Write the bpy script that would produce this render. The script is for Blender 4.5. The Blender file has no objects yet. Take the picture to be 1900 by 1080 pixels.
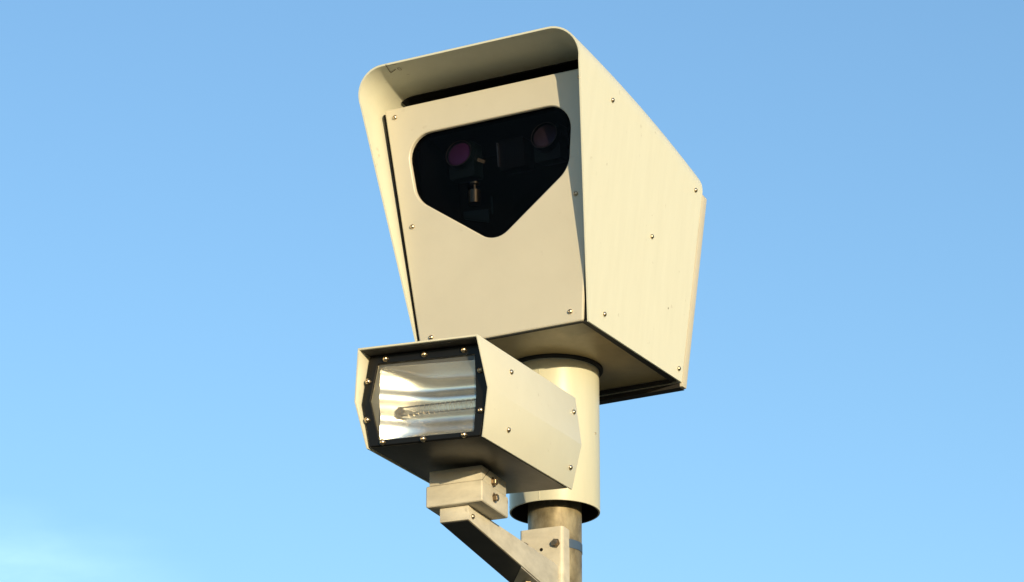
import bpy, bmesh, math, random
from mathutils import Vector, Matrix, Euler

random.seed(4)
SC = bpy.context.scene
COL = SC.collection
K = 0.0014                     # one drawing unit in metres
ZB = 4.30                      # height of the lower rim of the sleeve above the ground
SUN_EL = math.radians(5.4)
SUN_DIR = Vector((0.353, -0.936, 0)).normalized()      # horizontal direction towards the sun

# ------------------------------------------------------------------ camera
cd = bpy.data.cameras.new('camera')
cam = bpy.data.objects.new('camera', cd); COL.objects.link(cam)
cd.lens = 123.16; cd.sensor_width = 36; cd.clip_start = 0.1; cd.clip_end = 6000
cam.location = (-80.08*K, -6231.9*K, -1929.7*K + ZB)
cam.matrix_world = Matrix.Translation(cam.location) @ (Euler((math.radians(90) + 0.36358, 0, 0)).to_matrix() @ Euler((0, 0, 0.0013)).to_matrix()).to_4x4()
SC.camera = cam

# ------------------------------------------------------------------ sky, sun, exposure
w = bpy.data.worlds.new('World'); SC.world = w; w.use_nodes = True
nt = w.node_tree; N = nt.nodes; L = nt.links; N.clear()
out = N.new('ShaderNodeOutputWorld'); bg = N.new('ShaderNodeBackground')
sky = N.new('ShaderNodeTexSky'); sky.sky_type = 'NISHITA'; sky.sun_disc = False
sky.sun_elevation = SUN_EL
sky.sun_rotation = math.atan2(SUN_DIR.x, SUN_DIR.y)
sky.altitude = 0; sky.air_density = 1.0; sky.dust_density = 0.35; sky.ozone_density = 2.6
# a thin veil of cirrus low over the left horizon
tc = N.new('ShaderNodeTexCoord'); mp = N.new('ShaderNodeMapping'); mp.inputs['Scale'].default_value = (5, 5, 15)
mp.inputs['Rotation'].default_value = (0, 0.12, 0)
ns = N.new('ShaderNodeTexNoise'); ns.inputs['Scale'].default_value = 2.2; ns.inputs['Detail'].default_value = 6
L.new(tc.outputs['Generated'], mp.inputs['Vector']); L.new(mp.outputs['Vector'], ns.inputs['Vector'])
cr = N.new('ShaderNodeValToRGB'); cr.color_ramp.elements[0].position = 0.38; cr.color_ramp.elements[1].position = 0.75
L.new(ns.outputs['Fac'], cr.inputs['Fac'])
sp = N.new('ShaderNodeSeparateXYZ'); L.new(tc.outputs['Generated'], sp.inputs['Vector'])
mr = N.new('ShaderNodeMapRange'); mr.inputs['From Min'].default_value = 0.298; mr.inputs['From Max'].default_value = 0.28
L.new(sp.outputs['Z'], mr.inputs['Value'])
mx = N.new('ShaderNodeMapRange'); mx.inputs['From Min'].default_value = -0.085; mx.inputs['From Max'].default_value = -0.14
L.new(sp.outputs['X'], mx.inputs['Value'])
m1 = N.new('ShaderNodeMath'); m1.operation = 'MULTIPLY'; L.new(mr.outputs[0], m1.inputs[0]); L.new(mx.outputs[0], m1.inputs[1])
m2 = N.new('ShaderNodeMath'); m2.operation = 'MULTIPLY'; L.new(m1.outputs[0], m2.inputs[0]); L.new(cr.outputs['Color'], m2.inputs[1])
m3 = N.new('ShaderNodeMath'); m3.operation = 'MULTIPLY'; L.new(m2.outputs[0], m3.inputs[0]); m3.inputs[1].default_value = 0.16
mixc = N.new('ShaderNodeMix'); mixc.data_type = 'RGBA'
L.new(m3.outputs[0], mixc.inputs['Factor']); L.new(sky.outputs['Color'], mixc.inputs['A'])
mixc.inputs['B'].default_value = (7.5, 9.6, 11.5, 1)
L.new(mixc.outputs['Result'], bg.inputs['Color']); bg.inputs['Strength'].default_value = 0.15
L.new(bg.outputs[0], out.inputs['Surface'])

sd = bpy.data.lights.new('sun', 'SUN'); sun = bpy.data.objects.new('sun', sd); COL.objects.link(sun)
sd.energy = 2.5; sd.angle = math.radians(0.53); sd.color = (1.0, 0.80, 0.48)
tosun = Vector((SUN_DIR.x*math.cos(SUN_EL), SUN_DIR.y*math.cos(SUN_EL), math.sin(SUN_EL)))
sun.rotation_euler = tosun.to_track_quat('Z', 'Y').to_euler()

vs = SC.view_settings
vs.view_transform = 'Standard'; vs.look = 'None'; vs.gamma = 1; vs.use_curve_mapping = False
vs.exposure = 1.21

# ------------------------------------------------------------------ materials
def mat(name, base, rough=0.4, metal=0.0, var=0.0, var_scale=6.0, stretch=(1, 1, 1), dark=None, bump=0.0, bump_scale=300, spec=0.5, coat=0.0, speck=0.0):
    m = bpy.data.materials.new(name); m.use_nodes = True
    n = m.node_tree.nodes; l = m.node_tree.links; b = n['Principled BSDF']
    b.inputs['Base Color'].default_value = (*base, 1); b.inputs['Roughness'].default_value = rough
    b.inputs['Metallic'].default_value = metal; b.inputs['Specular IOR Level'].default_value = spec
    b.inputs['Coat Weight'].default_value = coat
    tc = n.new('ShaderNodeTexCoord')
    if var:
        mp = n.new('ShaderNodeMapping'); mp.inputs['Scale'].default_value = stretch
        l.new(tc.outputs['Object'], mp.inputs['Vector'])
        t = n.new('ShaderNodeTexNoise'); t.inputs['Scale'].default_value = var_scale; t.inputs['Detail'].default_value = 8; t.inputs['Roughness'].default_value = 0.62
        l.new(mp.outputs['Vector'], t.inputs['Vector'])
        r = n.new('ShaderNodeValToRGB'); r.color_ramp.elements[0].position = 0.33; r.color_ramp.elements[1].position = 0.72
        dk = dark or tuple(c*(1-var) for c in base)
        r.color_ramp.elements[0].color = (*dk, 1); r.color_ramp.elements[1].color = (*base, 1)
        l.new(t.outputs['Fac'], r.inputs['Fac'])
        src = r.outputs['Color']
        if speck:
            t2 = n.new('ShaderNodeTexNoise'); t2.inputs['Scale'].default_value = 38; t2.inputs['Detail'].default_value = 3
            l.new(tc.outputs['Object'], t2.inputs['Vector'])
            r2 = n.new('ShaderNodeValToRGB'); r2.color_ramp.elements[0].position = 0.70; r2.color_ramp.elements[1].position = 0.78
            l.new(t2.outputs['Fac'], r2.inputs['Fac'])
            mm = n.new('ShaderNodeMath'); mm.operation = 'MULTIPLY'; mm.inputs[1].default_value = speck
            l.new(r2.outputs['Color'], mm.inputs[0])
            mc = n.new('ShaderNodeMix'); mc.data_type = 'RGBA'; l.new(mm.outputs[0], mc.inputs['Factor'])
            l.new(src, mc.inputs['A']); mc.inputs['B'].default_value = (0.16, 0.11, 0.06, 1); src = mc.outputs['Result']
        l.new(src, b.inputs['Base Color'])
        rr = n.new('ShaderNodeMapRange'); rr.inputs['To Min'].default_value = rough*1.25; rr.inputs['To Max'].default_value = rough*0.8
        l.new(t.outputs['Fac'], rr.inputs['Value']); l.new(rr.outputs[0], b.inputs['Roughness'])
    if bump:
        t3 = n.new('ShaderNodeTexNoise'); t3.inputs['Scale'].default_value = bump_scale; t3.inputs['Detail'].default_value = 3
        l.new(tc.outputs['Object'], t3.inputs['Vector'])
        bp = n.new('ShaderNodeBump'); bp.inputs['Strength'].default_value = bump; bp.inputs['Distance'].default_value = 0.001
        l.new(t3.outputs['Fac'], bp.inputs['Height']); l.new(bp.outputs[0], b.inputs['Normal'])
    return m

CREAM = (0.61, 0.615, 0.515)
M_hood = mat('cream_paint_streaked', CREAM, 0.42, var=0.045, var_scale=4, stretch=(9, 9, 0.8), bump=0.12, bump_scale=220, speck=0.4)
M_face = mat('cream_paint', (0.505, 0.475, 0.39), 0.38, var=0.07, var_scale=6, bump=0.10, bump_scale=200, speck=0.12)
M_flash = mat('cream_paint_flash', (0.60, 0.59, 0.49), 0.4, var=0.06, var_scale=7, bump=0.1, bump_scale=220, speck=0.2)
M_bracket = mat('cream_paint_weathered', (0.575, 0.54, 0.45), 0.5, var=0.32, var_scale=11, stretch=(1, 1, 2.2), bump=0.25, bump_scale=160, speck=0.6)
M_sleeve = mat('cream_paint_sleeve', (0.52, 0.52, 0.42), 0.36, var=0.08, var_scale=5, stretch=(6, 6, 0.7), bump=0.1, speck=0.1)
M_under = mat('underside_paint', (0.52, 0.40, 0.21), 0.3, var=0.35, var_scale=9, bump=0.2, speck=0.3)
M_darkunder = mat('dark_underside_shade', (0.040, 0.034, 0.024), 0.34, var=0.5, var_scale=8, dark=(0.012, 0.012, 0.012), spec=0.3, bump=0.15)  # shade of the undersides put into a near-black colour
M_black = mat('black_paint', (0.007, 0.0065, 0.006), 0.3, spec=0.2, bump=0.1)
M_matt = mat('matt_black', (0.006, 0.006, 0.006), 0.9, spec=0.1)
M_rubber_shade = mat('black_rubber_and_shade', (0.012, 0.011, 0.010), 0.7)  # rubber parts, also pieces whose black stands in for shade
M_steel = mat('stainless_screw', (0.62, 0.52, 0.38), 0.28, metal=1.0, var=0.25, var_scale=90)
M_bolt = mat('weathered_bolt', (0.42, 0.33, 0.23), 0.38, metal=0.9, var=0.5, var_scale=60)
M_galv = mat('galvanised_steel', (0.36, 0.31, 0.20), 0.5, metal=0.3, var=0.55, var_scale=22, stretch=(1, 1, 0.6), dark=(0.10, 0.08, 0.045), bump=0.3, bump_scale=90)
M_mark = mat('brown_mark', (0.13, 0.11, 0.08), 0.7)
M_band = mat('blue_band', (0.05, 0.085, 0.15), 0.5, var=0.2, var_scale=30)
M_mirror = mat('polished_reflector', (0.95, 0.93, 0.89), 0.25, metal=1.0, bump=0.08, bump_scale=70)
M_wall = mat('brushed_reflector_wall', (0.5, 0.48, 0.42), 0.35, metal=1.0, bump=0.2, bump_scale=120)
M_mount = mat('dark_green_anodised', (0.010, 0.022, 0.020), 0.35)
M_brass = mat('brass', (0.5, 0.38, 0.2), 0.3, metal=1.0)
M_wire = mat('trigger_wire', (0.85, 0.75, 0.6), 0.25, metal=1.0)

def coating(name, col, rough, emis=None):
    m = bpy.data.materials.new(name); m.use_nodes = True
    b = m.node_tree.nodes['Principled BSDF']
    b.inputs['Base Color'].default_value = (*col, 1); b.inputs['Roughness'].default_value = rough
    b.inputs['Coat Weight'].default_value = 1.0; b.inputs['Coat Roughness'].default_value = 0.02
    b.inputs['Specular Tint'].default_value = (0.6, 0.3, 0.8, 1)
    return m
M_lens = coating('purple_lens_coating', (0.20, 0.055, 0.20), 0.3)
M_lens2 = coating('brown_lens_coating', (0.16, 0.10, 0.11), 0.3)

def pane(name, tint, ior=1.45, mirror=1.0):
    m = bpy.data.materials.new(name); m.use_nodes = True
    n = m.node_tree.nodes; l = m.node_tree.links; n.clear()
    o = n.new('ShaderNodeOutputMaterial'); t = n.new('ShaderNodeBsdfTransparent'); g = n.new('ShaderNodeBsdfGlossy')
    t.inputs['Color'].default_value = (*tint, 1); g.inputs['Roughness'].default_value = 0.03
    g.inputs['Color'].default_value = (mirror, mirror, mirror, 1)
    f = n.new('ShaderNodeFresnel'); f.inputs['IOR'].default_value = ior
    mx = n.new('ShaderNodeMixShader'); l.new(f.outputs[0], mx.inputs[0]); l.new(t.outputs[0], mx.inputs[1]); l.new(g.outputs[0], mx.inputs[2])
    l.new(mx.outputs[0], o.inputs['Surface'])
    return m
M_tint = pane('tinted_window_glass', (0.50, 0.50, 0.54), 1.10)
M_clear = pane('hazy_lamp_glass', (0.94, 0.95, 0.94), 1.3)  # clear pane, given a pale haze below
def add_haze(m, amount):  # pale diffuse haze added to make the reflector behind look milky and lighter
    n = m.node_tree.nodes; l = m.node_tree.links; o = n['Material Output']; prev = o.inputs['Surface'].links[0].from_socket
    d = n.new('ShaderNodeBsdfDiffuse'); d.inputs['Color'].default_value = (0.72, 0.68, 0.58, 1)
    t = n.new('ShaderNodeTexNoise'); t.inputs['Scale'].default_value = 16; t.inputs['Detail'].default_value = 6
    tc = n.new('ShaderNodeTexCoord'); l.new(tc.outputs['Object'], t.inputs['Vector'])
    r = n.new('ShaderNodeMapRange'); r.inputs['From Min'].default_value = 0.3; r.inputs['From Max'].default_value = 0.75
    r.inputs['To Min'].default_value = amount*0.6; r.inputs['To Max'].default_value = amount*1.5; l.new(t.outputs['Fac'], r.inputs['Value'])
    mx = n.new('ShaderNodeMixShader'); l.new(r.outputs[0], mx.inputs[0]); l.new(prev, mx.inputs[1]); l.new(d.outputs[0], mx.inputs[2])
    l.new(mx.outputs[0], o.inputs['Surface'])
add_haze(M_clear, 0.06)
M_tube = pane('flash_tube_glass', (0.90, 0.90, 0.90), 1.3)

# ------------------------------------------------------------------ mesh helpers
def link(name, me, m, parent=None, smooth=None):
    me.materials.append(m)
    o = bpy.data.objects.new(name, me); COL.objects.link(o)
    if parent: o.parent = parent
    if smooth is not None:
        for p in me.polygons: p.use_smooth = True
        me.set_sharp_from_angle(angle=math.radians(smooth))
    return o

def from_vf(name, verts, faces, m, parent=None, smooth=30, bevel=0.0, seg=2):
    """verts are (X, F, Z) in drawing units: right, forward, up in the thing's own frame"""
    me = bpy.data.meshes.new(name)
    me.from_pydata([(x*K, -f*K, z*K) for x, f, z in verts], [], faces)
    bm = bmesh.new(); bm.from_mesh(me)
    bmesh.ops.remove_doubles(bm, verts=bm.verts, dist=1e-6)
    bmesh.ops.recalc_face_normals(bm, faces=bm.faces)
    if bevel:
        bmesh.ops.bevel(bm, geom=[e for e in bm.edges if len(e.link_faces) == 2 and e.calc_face_angle(0) > math.radians(25)],
                        offset=bevel*K, segments=seg, profile=0.6, affect='EDGES')
    bm.to_mesh(me); bm.free()
    return link(name, me, m, parent, smooth)

def prism(name, poly, ends, m, parent, **kw):
    """poly: list of (a, b); ends: two functions (a, b) -> (X, F, Z)"""
    n = len(poly)
    v = [ends[0](*p) for p in poly] + [ends[1](*p) for p in poly]
    f = [list(range(n))[::-1], list(range(n, 2*n))] + [[i, (i+1) % n, n+(i+1) % n, n+i] for i in range(n)]
    return from_vf(name, v, f, m, parent, **kw)

def box(name, x0, x1, f0, f1, z0, z1, m, parent, **kw):
    return prism(name, [(x0, f0), (x1, f0), (x1, f1), (x0, f1)], (lambda a, b: (a, b, z0), lambda a, b: (a, b, z1)), m, parent, **kw)

def rounded(corners, radii, off=0.0, seg=8):
    """convex polygon, shrunk by off (grown when negative), corners rounded"""
    n = len(corners); P = [Vector(c) for c in corners]
    area = sum(P[i].x*P[(i+1) % n].y - P[(i+1) % n].x*P[i].y for i in range(n))
    sg = 1 if area > 0 else -1
    lines = []
    for i in range(n):
        d = (P[(i+1) % n]-P[i]).normalized(); nn = Vector((-d.y, d.x))*sg
        lines.append((P[i]+nn*off, d))
    Q = []
    for i in range(n):
        (a, da), (b, db) = lines[i-1], lines[i]
        t = ((b-a).x*db.y-(b-a).y*db.x)/(da.x*db.y-da.y*db.x)
        Q.append(a+da*t)
    res = []
    for i in range(n):
        q = Q[i]; u = (Q[i-1]-q).normalized(); v = (Q[(i+1) % n]-q).normalized()
        r = max((radii[i] if hasattr(radii, '__len__') else radii)-off, 0.3)
        ang = u.angle(v); d = r/math.tan(ang/2); c = q+(u+v).normalized()*(r/math.sin(ang/2))
        s = q+u*d-c; e = q+v*d-c
        a0 = math.atan2(s.y, s.x); a1 = math.atan2(e.y, e.x); da_ = (a1-a0+math.pi) % (2*math.pi)-math.pi
        for k in range(seg+1):
            a = a0+da_*k/seg; res.append((c.x+r*math.cos(a), c.y+r*math.sin(a)))
    return res

def holed_plate(name, outer, ro, inner, ri, depth, bev, mp, m, parent, inner_seg=8):
    """plate with a hole; mp(a, b, d) -> (X, F, Z), d = distance behind the front face"""
    bm = bmesh.new()
    def ring(poly, d): return [bm.verts.new([c*K*s for c, s in zip(mp(a, b, d), (1, -1, 1))]) for a, b in poly]
    O0 = ring(rounded(outer, ro, bev), 0); O1 = ring(rounded(outer, ro, bev*0.3), bev*0.3); O2 = ring(rounded(outer, ro, 0), bev); O3 = ring(rounded(outer, ro, 0), depth)
    I0 = ring(rounded(inner, ri, -bev*0.5, inner_seg), 0); I1 = ring(rounded(inner, ri, 0, inner_seg), bev*0.5); I2 = ring(rounded(inner, ri, 0, inner_seg), depth)
    def band(A, B):
        n = len(A)
        for i in range(n): bm.faces.new((A[i], A[(i+1) % n], B[(i+1) % n], B[i]))
    band(O0, O1); band(O1, O2); band(O2, O3); band(I0, I1); band(I1, I2)
    for A, B in ((O0, I0), (O3, I2)):
        ed = []
        for R in (A, B):
            for i in range(len(R)):
                e = bm.edges.get((R[i], R[(i+1) % len(R)])); ed.append(e)
        bmesh.ops.triangle_fill(bm, edges=ed, use_beauty=True)
    bmesh.ops.recalc_face_normals(bm, faces=bm.faces)
    me = bpy.data.meshes.new(name); bm.to_mesh(me); bm.free()
    o = link(name, me, m, parent, 30)
    for p in me.polygons:
        if len(p.vertices) == 3: p.use_smooth = False
    return o

def lathe(name, prof, m, parent, loc=(0, 0, 0), rot=None, seg=32, smooth=35):
    """prof: (radius, height) in drawing units round local Z"""
    v = []; f = []
    for r, z in prof:
        for k in range(seg):
            a = 2*math.pi*k/seg; v.append((r*math.cos(a)*K, r*math.sin(a)*K, z*K))
    for i in range(len(prof)-1):
        for k in range(seg):
            f.append((i*seg+k, i*seg+(k+1) % seg, (i+1)*seg+(k+1) % seg, (i+1)*seg+k))
    me = bpy.data.meshes.new(name); me.from_pydata(v, [], f)
    bm = bmesh.new(); bm.from_mesh(me); bmesh.ops.remove_doubles(bm, verts=bm.verts, dist=1e-6)
    bmesh.ops.recalc_face_normals(bm, faces=bm.faces); bm.to_mesh(me); bm.free()
    o = link(name, me, m, parent, smooth); o.location = (loc[0]*K, -loc[1]*K, loc[2]*K)
    if rot is not None: o.rotation_euler = rot
    return o

def thing(name, label, cat, loc, rot):
    o = bpy.data.objects.new(name, None); COL.objects.link(o)
    o.matrix_world = Matrix.Translation(loc) @ rot.to_4x4()
    o['label'] = label; o['category'] = cat
    return o

def frame(phi, X, F, Z):      # point of a turned frame standing on the pole axis
    c, s = math.cos(phi), math.sin(phi)
    return Vector((X*c-F*s, -X*s-F*c, Z))*K+Vector((0, 0, ZB))

# screw heads share two meshes
def screw_mesh(name, R, H, hexed, m):
    prof = [(R*1.0, 0), (R*1.0, H*0.25), (R*0.93, H*0.52), (R*0.74, H*0.80), (R*0.45, H*0.96), (R*0.36, H), (R*0.34, H*0.6), (0.001, H*0.55)]
    if hexed: prof = [(R*1.45, 0), (R*1.45, H*0.18), (R*0.98, H*0.2), (R, H*0.95), (R*0.85, H*1.1), (0.001, H*1.1)]
    seg = 6 if hexed else 20
    o = lathe(name, prof, m, None, seg=seg, smooth=30)
    me = o.data; bpy.data.objects.remove(o); return me
SCREW = screw_mesh('screw', 4.7, 4.6, False, M_steel)
SCREW_BIG = screw_mesh('plate_screw', 5.4, 6.2, False, M_steel)
BOLT = screw_mesh('hex_bolt', 6.6, 7.0, True, M_bolt)
def screw(parent, pos, normal, me=SCREW, name='screw', sink=0.3):
    o = bpy.data.objects.new(name, me); COL.objects.link(o); o.parent = parent
    nv = Vector((normal[0], -normal[1], normal[2])).normalized()
    p = Vector((pos[0]*K, -pos[1]*K, pos[2]*K))-nv*sink*K
    o.matrix_local = Matrix.Translation(p) @ nv.to_track_quat('Z', 'Y').to_matrix().to_4x4() @ Matrix.Rotation(random.uniform(0, 1), 4, 'Z')
    return o

# ------------------------------------------------------------------ ground
me = bpy.data.meshes.new('ground'); S = 2500
me.from_pydata([(-S, -S, 0), (S, -S, 0), (S, S, 0), (-S, S, 0)], [], [(0, 1, 2, 3)])
M_ground = mat('dry_verge', (0.20, 0.15, 0.08), 0.95, var=0.35, var_scale=0.35, bump=0.3, bump_scale=12)
g = link('ground', me, M_ground); g['kind'] = 'structure'

# ------------------------------------------------------------------ pole
pole = thing('pole', 'round galvanised steel pole with a blue band, under the cream sleeve', 'pole', Vector((0, 0, 0)), Matrix.Identity(3))
zb = ZB/K
lathe('shaft', [(50, 0), (50, zb+250), (0.01, zb+250)], M_galv, pole, seg=64)
lathe('band', [(50.2, zb-79.5), (51.0, zb-79.2), (51.0, zb-62.8), (50.2, zb-62.5)], M_band, pole, seg=64)
lathe('base_flange', [(0.01, 14), (50.3, 14), (54, 18), (120, 14), (125, 10), (125, 0.5)], M_galv, pole, seg=64)

# ------------------------------------------------------------------ camera housing
PH = 0.4946
head = thing('speed_camera', 'large cream camera housing with rounded hood and dark five-sided window on the pole', 'camera',
             Vector((-98.05, -198.87, 275.24))*K+Vector((0, 0, ZB)), Matrix.Rotation(-PH, 3, 'Z'))
W0, SL, A1, LR, C1, HH, Q, Q2, RR, RT = 178.44, 0.1195, 0.2911, 380.16, -0.0271, 524.57, 0.0830, 0.1319, 63.8, 0.0093

def hood_pt(side, t, s, inset):
    """t: 0..1 wall, 1..2 arc, 2..3 half roof (to the middle); s: 0 front .. 1 rear"""
    z = 300.0
    for _ in range(12):
        F = (1-s)*A1*z+s*(-LR+C1*z)
        u = A1*HH-F; h = HH-Q*u-Q2*u*u/1000
        wr = W0+SL*h-RT*F-inset; h2 = h-inset; R = RR-inset
        if t <= 1: zz = t*(h2-R); x = W0+SL*zz-RT*F-inset
        elif t <= 2:
            a = (t-1)*math.pi/2; zz = h2-R+R*math.sin(a); x = wr-SL*(h2-zz)*(1-math.sin(a))*1.0-R*(1-math.cos(a))
        else: zz = h2; x = (wr-R)*(3-t)
        z = zz
    return (side*x, F, zz)
def hood():
    ts = [i/10 for i in range(10)]+[1+i/12 for i in range(12)]+[2, 2.35, 2.7]
    path = [(1, t) for t in ts]+[(1, 3.0)]+[(-1, t) for t in reversed(ts)]
    ns_ = 16; n = len(path); v = []
    for inset in (0, 3.2):
        for (sg, t) in path:
            for k in range(ns_+1): v.append(hood_pt(sg, t, k/ns_, inset))
    o1 = n*(ns_+1); f = []
    idx = lambda i, k, o: o+i*(ns_+1)+k
    for i in range(n-1):
        for k in range(ns_):
            f.append((idx(i, k, 0), idx(i+1, k, 0), idx(i+1, k+1, 0), idx(i, k+1, 0)))
            f.append((idx(i, k, o1), idx(i, k+1, o1), idx(i+1, k+1, o1), idx(i+1, k, o1)))
        for k in (0, ns_): f.append((idx(i, k, 0), idx(i+1, k, 0), idx(i+1, k, o1), idx(i, k, o1)))
    for i in (0, n-1):
        for k in range(ns_): f.append((idx(i, k, 0), idx(i, k+1, 0), idx(i, k+1, o1), idx(i, k, o1)))
    return from_vf('hood', v, f, M_hood, head, smooth=40)
hood()

def hood_shade_sheet():  # added black sheet below the roof, paints in the hood's deep shade
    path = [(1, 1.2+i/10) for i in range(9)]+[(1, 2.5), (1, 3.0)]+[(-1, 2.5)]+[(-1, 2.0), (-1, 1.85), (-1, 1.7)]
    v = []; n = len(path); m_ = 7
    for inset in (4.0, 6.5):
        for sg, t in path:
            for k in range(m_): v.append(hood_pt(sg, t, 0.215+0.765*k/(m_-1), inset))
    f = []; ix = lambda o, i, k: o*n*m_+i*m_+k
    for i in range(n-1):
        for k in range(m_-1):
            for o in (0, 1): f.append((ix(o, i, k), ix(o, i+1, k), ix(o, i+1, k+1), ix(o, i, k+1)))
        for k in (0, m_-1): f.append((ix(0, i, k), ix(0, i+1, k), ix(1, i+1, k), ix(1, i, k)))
    return from_vf('hood_shade_sheet', v, f, M_matt, head, smooth=40)
hood_shade_sheet()

# body behind the panel, its underside recessed above the hood's lower edge
B0, B1 = 5.0, 0.13
pw = lambda z: 169.3+0.105*z
bw = lambda z: 163+0.10*z
def body():
    top = lambda F: 436-0.12*(60-F)
    v = []
    for F0, sgn in ((None, 0), (-372, 1)):
        for x, z in ((-1, 10), (1, 10), (1, 'T'), (-1, 'T')):
            zz = top(66 if F0 is None else F0) if z == 'T' else z
            F = (B0+B1*zz-9) if F0 is None else F0
            v.append((x*bw(zz), F, zz))
    f = [(4, 5, 6, 7), (0, 1, 5, 4), (1, 2, 6, 5), (2, 3, 7, 6), (3, 0, 4, 7)]
    o = from_vf('body', v, f, M_rubber_shade, head, smooth=30)  # black colour stands in for deep shade inside the hood
    return o
body()
box('bottom_plate', -163, 163, -368, -6, 7, 9.5, M_under, head, bevel=0.8)

for x0, x1, f0, f1 in ((164, 174.6, -372, -1), (-174.6, -164, -372, -1), (-163.5, 163.5, -377, -369), (-163.5, 163.5, -5, 0.5)):
    box('bottom_gap_shade', x0, x1, f0, f1, 0.8, 6.5, M_rubber_shade, head)  # black strips paint in the shade of the gaps round the underside
box('rear_shade_strip', -177, 177, -LR-21, -LR-1, -9.2, -7.4, M_rubber_shade, head)  # dark strip added as the shade below the rear cover
box('rear_shade_strip', -177, 177, -LR-2.2, -LR-0.6, -7.3, -0.6, M_rubber_shade, head)  # same painted shade on the cover's front face

# front panel with the five-sided window
pane_map = lambda a, b, d: (a, B0+B1*b-d, b+B1*d)
outer = [(-pw(1.5), 1.5), (pw(1.5), 1.5), (pw(472.5), 472.5), (-pw(472.5), 472.5)]
win = [(-176.5, 413.5), (176.5, 413.5), (161, 288.8), (7*0, 176.5), (-161, 288.8)][::-1]
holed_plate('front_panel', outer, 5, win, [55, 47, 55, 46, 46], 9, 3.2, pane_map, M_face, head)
holed_plate('window_gasket', [(-182, 166), (182, 166), (182, 424), (-182, 424)], 6, rounded(win, [55, 47, 55, 46, 46], 0), 0.5, 6,
            0.6, lambda a, b, d: pane_map(a, b, d+9.2), M_matt, head, inner_seg=1)
prism('window_glass', rounded(win, [55, 47, 55, 46, 46], -3), (lambda a, b: pane_map(a, b, 10.5), lambda a, b: pane_map(a, b, 10.7)), M_tint, head, smooth=30)
for sg in (1, -1):  # black strip standing in for the shadowed gap beside the panel
    prism('side_gap_shade', [(0, 3), (1, 3), (1, 466), (0, 466)], (lambda a, b, sg=sg: pane_map(sg*((pw(b)-4) if a == 0 else (W0+SL*3-4.5+(b-3)*(pw(466)+5.2-W0-SL*3+4.5)/463)), b, 4), lambda a, b, sg=sg: pane_map(sg*((pw(b)-4) if a == 0 else (W0+SL*3-4.5+(b-3)*(pw(466)+5.2-W0-SL*3+4.5)/463)), b, 8)), M_matt, head)
# dark chamber behind the glass
def chamber():
    v = []
    for d in (15.5, 165):
        for x, z in ((-158, 168), (158, 168), (158, 422), (-158, 422)): v.append(pane_map(x, z, d))
    f = [(4, 5, 6, 7), (0, 1, 5, 4), (1, 2, 6, 5), (2, 3, 7, 6), (3, 0, 4, 7)]
    return from_vf('camera_chamber', v, f, M_matt, head, smooth=30)
cham = chamber()
fr = Euler((math.radians(90)-B1, 0, 0))       # local Z looks forward, square to the panel
def in_box(a, b, d): return pane_map(a, b, d)
for x, ml in ((-91, M_lens), (91, M_lens2)):
    zz = 376
    lo = lathe('lens', [(29.5, -42), (29.5, -16), (28, -15), (28, -3), (27.2, 0), (25.6, 0), (25.0, -3.0), (25.0, -5)], M_mount if x < 0 else M_black, head, in_box(x, zz, 48), fr, seg=48)
    prof = [(25.2, -4.5)]+[(25.0*math.cos(a), -4.5+5.0*math.sin(a)) for a in [i*math.pi/2/8 for i in range(1, 8)]]+[(0.01, 0.5)]
    le = lathe('lens_element', prof, ml, lo, seg=48)
    lathe('lens_ring', [(26.0, 0.2), (26.0, 1.4), (27.4, 1.4), (27.4, -0.5)], M_bolt, lo, seg=48)
    prism('lens_mount', rounded([(x-27, zz-46), (x+27, zz-46), (x+27, zz+22), (x-27, zz+22)], 4), (lambda a, b: in_box(a, b, 56), lambda a, b: in_box(a, b, 92)), M_mount, head, bevel=1.0)
# sensor block between the lenses, its bright trim, the small plate and the level knob
prism('sensor_block', rounded([(-12, 330), (40, 330), (40, 388), (-12, 388)], 4), (lambda a, b: in_box(a, b, 60), lambda a, b: in_box(a, b, 100)), M_black, head, bevel=1.5)
prism('trim_strip', [(-14.6, 338), (-12.6, 338), (-12.6, 384), (-14.6, 384)], (lambda a, b: in_box(a, b, 57), lambda a, b: in_box(a, b, 62)), M_steel, head)
prism('small_plate', rounded([(-57, 356), (-43, 349), (-40, 354), (-54, 362)], 0.8), (lambda a, b: in_box(a, b, 55), lambda a, b: in_box(a, b, 58)), M_under, head)
lathe('adjusting_knob', [(0.01, 0), (12, 0), (12, 26), (6, 27), (3, 28), (3, 38), (9, 39), (9, 43), (0.01, 43)], M_brass, head, in_box(-69, 276, 58), None, seg=24)
prism('circuit_board', rounded([(-95, 252), (-42, 236), (-42, 262), (-95, 266)], 3), (lambda a, b: in_box(a, b, 60), lambda a, b: in_box(a, b, 66)), M_mount, head, bevel=1)
prism('trim_strip', [(-34, 250), (-31, 250), (-31, 284), (-34, 284)], (lambda a, b: in_box(a, b, 57), lambda a, b: in_box(a, b, 60)), M_mount, head)

# rear cover, proud of the hood's edge
def rear_cover():
    wz = lambda z: W0+SL*z+RT*392+0.8
    poly = [(-wz(-7), -7), (wz(-7), -7), (wz(378), 378), (wz(378)-14, 396), (-wz(378)+14, 396), (-wz(378), 378)]
    return prism('rear_cover', poly, (lambda a, b: (a, -LR+C1*b-2.5, b), lambda a, b: (a, -LR+C1*b-21, b)), M_face, head, bevel=1.6)
rear_cover()
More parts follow.
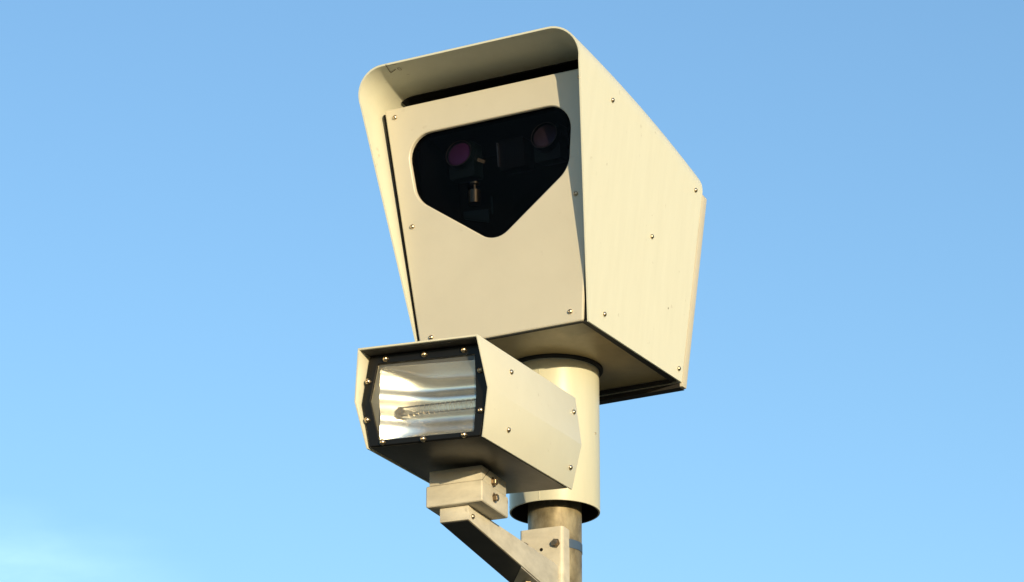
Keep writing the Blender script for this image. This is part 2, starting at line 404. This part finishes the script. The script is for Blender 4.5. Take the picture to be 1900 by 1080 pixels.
# faint pen marks under the hood and a dent on the side drawn as a flat brown disc
mk = lambda a, b, dz=0: (a, b, 521-0.0905*(152.7-b)-0.0000+dz)
def stroke(p, q, wd=0.7):
    d = (Vector(q)-Vector(p)).normalized(); nn = Vector((-d.y, d.x))*wd
    c = [Vector(p)+nn, Vector(q)+nn, Vector(q)-nn, Vector(p)-nn]
    return [(v.x, v.y) for v in c]
def pen_mark():
    polys = [stroke((-165, 156), (-172, 124)), stroke((-172, 124), (-156, 133)), stroke((-158, 152), (-147, 149)), stroke((-165, 156), (-160, 150))]
    for k in range(10):
        a0, a1 = k*2*math.pi/10, (k+1)*2*math.pi/10
        polys.append(stroke((-149+3*math.cos(a0), 131+5*math.sin(a0)), (-149+3*math.cos(a1), 131+5*math.sin(a1)), 0.5))
    v = []; f = []
    for pl_ in polys:
        f.append([len(v)+i for i in range(4)]); v += [mk(a, b, -0.6) for a, b in pl_]
    return from_vf('pen_mark', v, f, M_mark, head)
pen_mark()
lathe('dent_disc', [(0.01, 0.25), (1.6, 0.25), (2.0, 0.0)], M_mark, head, (W0+SL*120.5+RT*297.8, -297.8, 120.5), Euler((0, math.radians(90)+0.12, 0)), seg=9)
# fixings
for x in (-196.5, 196.5): screw(head, pane_map(x, 455, 0), (0, 1, -B1))
for x in (-172, 172): screw(head, pane_map(x, 238, 0), (0, 1, -B1))
for x in (-145, 145): screw(head, pane_map(x, 22, 0), (0, 1, -B1))
for F, z in ((-1.6, 427.2), (-360.5, 378.7), (-204.4, 231.2), (-53.9, 30.6), (-362, 21.4)):
    for sg in (1, -1): screw(head, (sg*(W0+SL*z-RT*F), F, z), (sg, 0, -SL))

# sleeve that drops from the housing over the pole top (its axis in the housing's frame)
AX, AF, AZ = -8.1, -221.6, -275.24
sl = lathe('sleeve', [(81.3, 0), (84.0, 0), (84.5, 1), (84.5, 283), (81.3, 283)], M_sleeve, head, (AX, AF, AZ), seg=96)
lathe('sleeve_lining', [(81.0, 0.6), (81.0, 282)], M_rubber_shade, sl, seg=96)
lathe('sleeve_gasket', [(84.6, 276.5), (90, 276.5), (92, 279), (92, 282)], M_rubber_shade, sl, seg=96)
def on_sleeve(wx, wy, wz):           # world-frame offsets from the sleeve's axis -> housing frame
    c, s = math.cos(PH), math.sin(PH)
    return (AX+wx*c-wy*s, AF-(wx*s+wy*c), AZ+wz)
def seam():
    v = []; a0 = math.atan2(-79.1, -29.7)
    for z in (2, 268):
        for da in (-0.012, 0.012):
            for r in (84.3, 85.4):
                a = a0+da; v.append(on_sleeve(r*math.cos(a), r*math.sin(a), z))
    return from_vf('sleeve_seam', v, [(0, 1, 3, 2), (4, 5, 7, 6), (0, 1, 5, 4), (2, 3, 7, 6), (1, 3, 7, 5)], M_sleeve, head)
seam()
p = on_sleeve(75.9, -37.1, 143.9); c_, s_ = math.cos(PH), math.sin(PH)
screw(head, p, (75.9*c_+37.1*s_, -(75.9*s_-37.1*c_), 0), SCREW, 'screw').scale = (0.5, 0.5, 0.3)

# ------------------------------------------------------------------ flash unit
PF = 0.455
Rf = (Matrix.Rotation(-PF, 3, 'Z') @ Matrix.Rotation(0.048, 3, 'Y') @ Matrix.Rotation(0.02, 3, 'X'))
flash = thing('flash_unit', 'small cream six-sided lamp box with mirrored reflector, on the bracket arm', 'flash lamp',
              Vector((-228.5, -578.5, -54.6))*K+Vector((0, 0, ZB)), Rf)
HEX = [(112, 0), (129, 80), (115, 168), (-115, 168), (-129, 80), (-112, 0)]
def flash_shell():
    v = []; f = []; n = 6
    inner_ = [(109.0, 0), (126.0, 80), (112.4, 165), (-112.4, 165), (-126.0, 80), (-109.0, 0)]
    for poly in (HEX, inner_):
        for s in (0, 1):
            for x, z in poly: v.append((x, (0.256*z) if s == 0 else (-352+0.03*z), z))
    i = lambda a, b, k: a*12+b*6+k
    for k in range(5):
        f.append((i(0, 0, k), i(0, 0, k+1), i(0, 1, k+1), i(0, 1, k)))
        f.append((i(1, 0, k), i(1, 1, k), i(1, 1, k+1), i(1, 0, k+1)))
        for s in (0, 1): f.append((i(0, s, k), i(1, s, k), i(1, s, k+1), i(0, s, k+1)))
    for k in (0, 5): f.append((i(0, 0, k), i(0, 1, k), i(1, 1, k), i(1, 0, k)))
    return from_vf('shell', v, f, M_flash, flash, smooth=20, bevel=0.5, seg=2)
flash_shell()
pf = lambda a, b, d: (a, 1+0.05*b-d, b)
FH = [(106, 2.5), (122, 80), (109, 163), (-109, 163), (-122, 80), (-106, 2.5)]
OP = [(94, 11), (97, 75), (93, 146), (-94, 148), (-107, 83), (-88, 13)]
holed_plate('front_plate', FH, 2, OP, 3, 5, 1.2, pf, M_black, flash)
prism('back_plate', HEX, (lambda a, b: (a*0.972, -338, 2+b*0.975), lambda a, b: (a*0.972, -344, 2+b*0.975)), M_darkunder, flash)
prism('inner_case', [(104, 5), (120, 80), (107, 161), (-107, 161), (-120, 80), (-104, 5)], (lambda a, b: (a, -95, b), lambda a, b: (a, -336, b)), M_rubber_shade, flash)
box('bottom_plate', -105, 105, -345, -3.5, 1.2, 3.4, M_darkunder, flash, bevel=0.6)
prism('roof_shade_sheet', [(111, 0), (-111, 0), (-111, 1), (111, 1)], (lambda a, b: (a, 36.5, 163.4+b), lambda a, b: (a, -3, 163.4+b)), M_rubber_shade, flash)  # added black sheet, the shade below the flash roof as colour
# reflector: a fluted trough that closes in a rounded left end
def reflector():
    nx, nz = 96, 64; v = []; f = []
    for i in range(nx+1):
        x = -101+197*i/nx
        for j in range(nz+1):
            u = j/nz; z = 10+139*u; q = (u-0.5)*2
            rip = (2.3*math.cos(u*math.pi*4.6+0.7)+0.45*math.cos(u*math.pi*11))*(1-q**4)
            a = 4+42*(1-q**6)+rip+0.10*(x+60)
            b = 6+0.70*(x+101)-0.12*(z-79)+rip      # the slanted left end
            k = 16.0; h = max(k-abs(a-b), 0)/k
            dep = min(a, b)-h*h*k/4
            v.append((x, -14-max(dep, 0), z))
    for i in range(nx):
        for j in range(nz):
            a = i*(nz+1)+j; f.append((a, a+1, a+nz+2, a+nz+1))
    return from_vf('reflector', v, f, M_mirror, flash, smooth=60)
reflector()
def side_wall():
    L1 = [(-94, 148), (-107, 83), (-88, 13)]; L2 = [(-101, 149), (-101, 83), (-101, 10)]
    v = [pf(a, b, 4.5) for a, b in L1]+[(a, -18, b) for a, b in L2]
    return from_vf('reflector_wall', v, [(0, 1, 4, 3), (1, 2, 5, 4)], M_wall, flash, smooth=10)
side_wall()
prism('lamp_glass', rounded(OP, 3, -2), (lambda a, b: pf(a, b, 5.4), lambda a, b: pf(a, b, 5.6)), M_clear, flash)
tube = lathe('flash_tube', [(0.01, 0), (7.5, 0), (8.5, 1), (8.5, 162), (0.01, 162)], M_tube, flash, (-68, -34, 71), Euler((0, math.radians(90), 0)), seg=24)
lathe('electrode', [(0.01, -2), (8.9, -2), (8.9, 2.5), (4, 3), (3, 9), (0.01, 9)], M_bolt, tube, seg=20)
def coil():
    v = []; f = []; n = 460; turns = 15; r = 9.4; wr = 0.38
    for k in range(n):
        a = k/n*turns*2*math.pi; x = -58+150*k/n
        c = Vector((x, -34+r*math.cos(a), 71+r*math.sin(a)))
        e1 = Vector((1, 0, 0)); e2 = Vector((0, math.cos(a), math.sin(a)))
        for q in range(5):
            b = q/5*2*math.pi; v.append(tuple(c+e1*wr*math.cos(b)+e2*wr*math.sin(b)))
    for k in range(n-1):
        for q in range(5): f.append((k*5+q, k*5+(q+1) % 5, (k+1)*5+(q+1) % 5, (k+1)*5+q))
    return from_vf('trigger_wire', v, f, M_wire, flash, smooth=60)
coil()
for x, z in ((-78, 155), (-3, 155), (73, 155), (-111, 118), (-111, 50), (105, 116), (107, 46), (-80, 8), (-2, 6.5), (76, 6.5)):
    screw(flash, pf(x, z, 0), (0, 1, -0.05), SCREW_BIG)
for F, z in ((-78, 136), (-330, 136), (-78, 33), (-326, 33)):
    for sg in (1, -1):
        xx = 112+17*z/80 if z < 80 else 129-14*(z-80)/88
        screw(flash, (sg*xx, F, z), (sg, 0, -0.21 if z < 80 else 0.16))

# ------------------------------------------------------------------ bracket
PB = 0.41
br = thing('support_bracket', 'weathered cream arm with tilting clamp block, bolted to the pole below the lamp box', 'bracket',
           Vector((0, 0, ZB)), Matrix.Rotation(-PB, 3, 'Z'))
# clamp plate: front and two flanges folded back round the pole
def clamp():
    out_ = [(-46, 20), (-46, 60), (41, 60), (41, 20)]
    r = rounded([(-46, 10), (-46, 60), (41, 60), (41, 10)], [0.5, 7, 7, 0.5], 0, 6)
    r2 = rounded([(-42, 10), (-42, 56), (37, 56), (37, 10)], [0.5, 3, 3, 0.5], 0, 6)
    n = len(r); v = []
    for z in (-46, -300):
        v += [(a, b, z) for a, b in r]+[(a, b, z) for a, b in r2]
    f = []
    # walk the open path: the closing side (back) is left out
    for i in range(n-1):
        for o in (0, n): f.append((o+i, o+i+1, 2*n+o+i+1, 2*n+o+i))
        for o in (0, 2*n): f.append((o+i, o+i+1, o+n+i+1, o+n+i))
    for i in (0, n-1): f.append((i, n+i, 3*n+i, 2*n+i))
    return from_vf('clamp_plate', v, f, M_bracket, br, smooth=40)
clamp()
prism('arm', [(464, -121), (464, -147), (60.5, -183), (60.5, -121)], (lambda a, b: (-22, a, b), lambda a, b: (33, a, b)), M_bracket, br, bevel=2.0)
fz = lambda F: -147-(464-F)*36/403.5
prism('arm_underside', [(-19.5, 461), (30.5, 461), (30.5, 62), (-19.5, 62)], (lambda a, b: (a, b, fz(b)-0.4), lambda a, b: (a, b, fz(b)-1.2)), M_darkunder, br)  # dark sheet on the cream arm, its shade put into the colour
prism('end_patch', [(32, 232), (-21, 150), (-21, 62), (32, 62)], (lambda a, b: (a, b, fz(b)-1.4), lambda a, b: (a, b, fz(b)-3.2)), M_bracket, br, bevel=0.5)  # pale patch over the pole end of the arm's underside
screw(br, (12, 160, fz(160)-3.2), (0, -0.09, -1), BOLT, 'bolt')
# tilting block under the lamp box
box('tilt_block', -43.5, 64, 362, 476, -120.8, -82, M_bracket, br, bevel=4.0, seg=3)
box('tilt_saddle', -38.5, 61.5, 366, 473, -81.6, -54.5, M_bracket, br, bevel=2.0, seg=2)
screw(br, (33, 448, -138), (1, 0, 0), SCREW, 'bolt')
for F, z in ((424, -72), (424, -101)):
    screw(br, (64 if z < -82 else 61.5, F, z), (1, 0, 0), BOLT, 'bolt')
prism('saddle_seam', [(472, -82), (471, -82), (440, -55), (441, -55)], (lambda a, b: (61.4, a, b), lambda a, b: (61.9, a, b)), M_rubber_shade, br)
for x, z in ((26, -78), (-36, -78)):
    screw(br, (x, 60, z), (0, 1, 0), BOLT, 'bolt')
lathe('drain_hole', [(0.01, 0.3), (3.2, 0.3), (3.4, 0)], M_matt, br, (-2, 60, -87), Euler((math.radians(90), 0, 0)), seg=16)
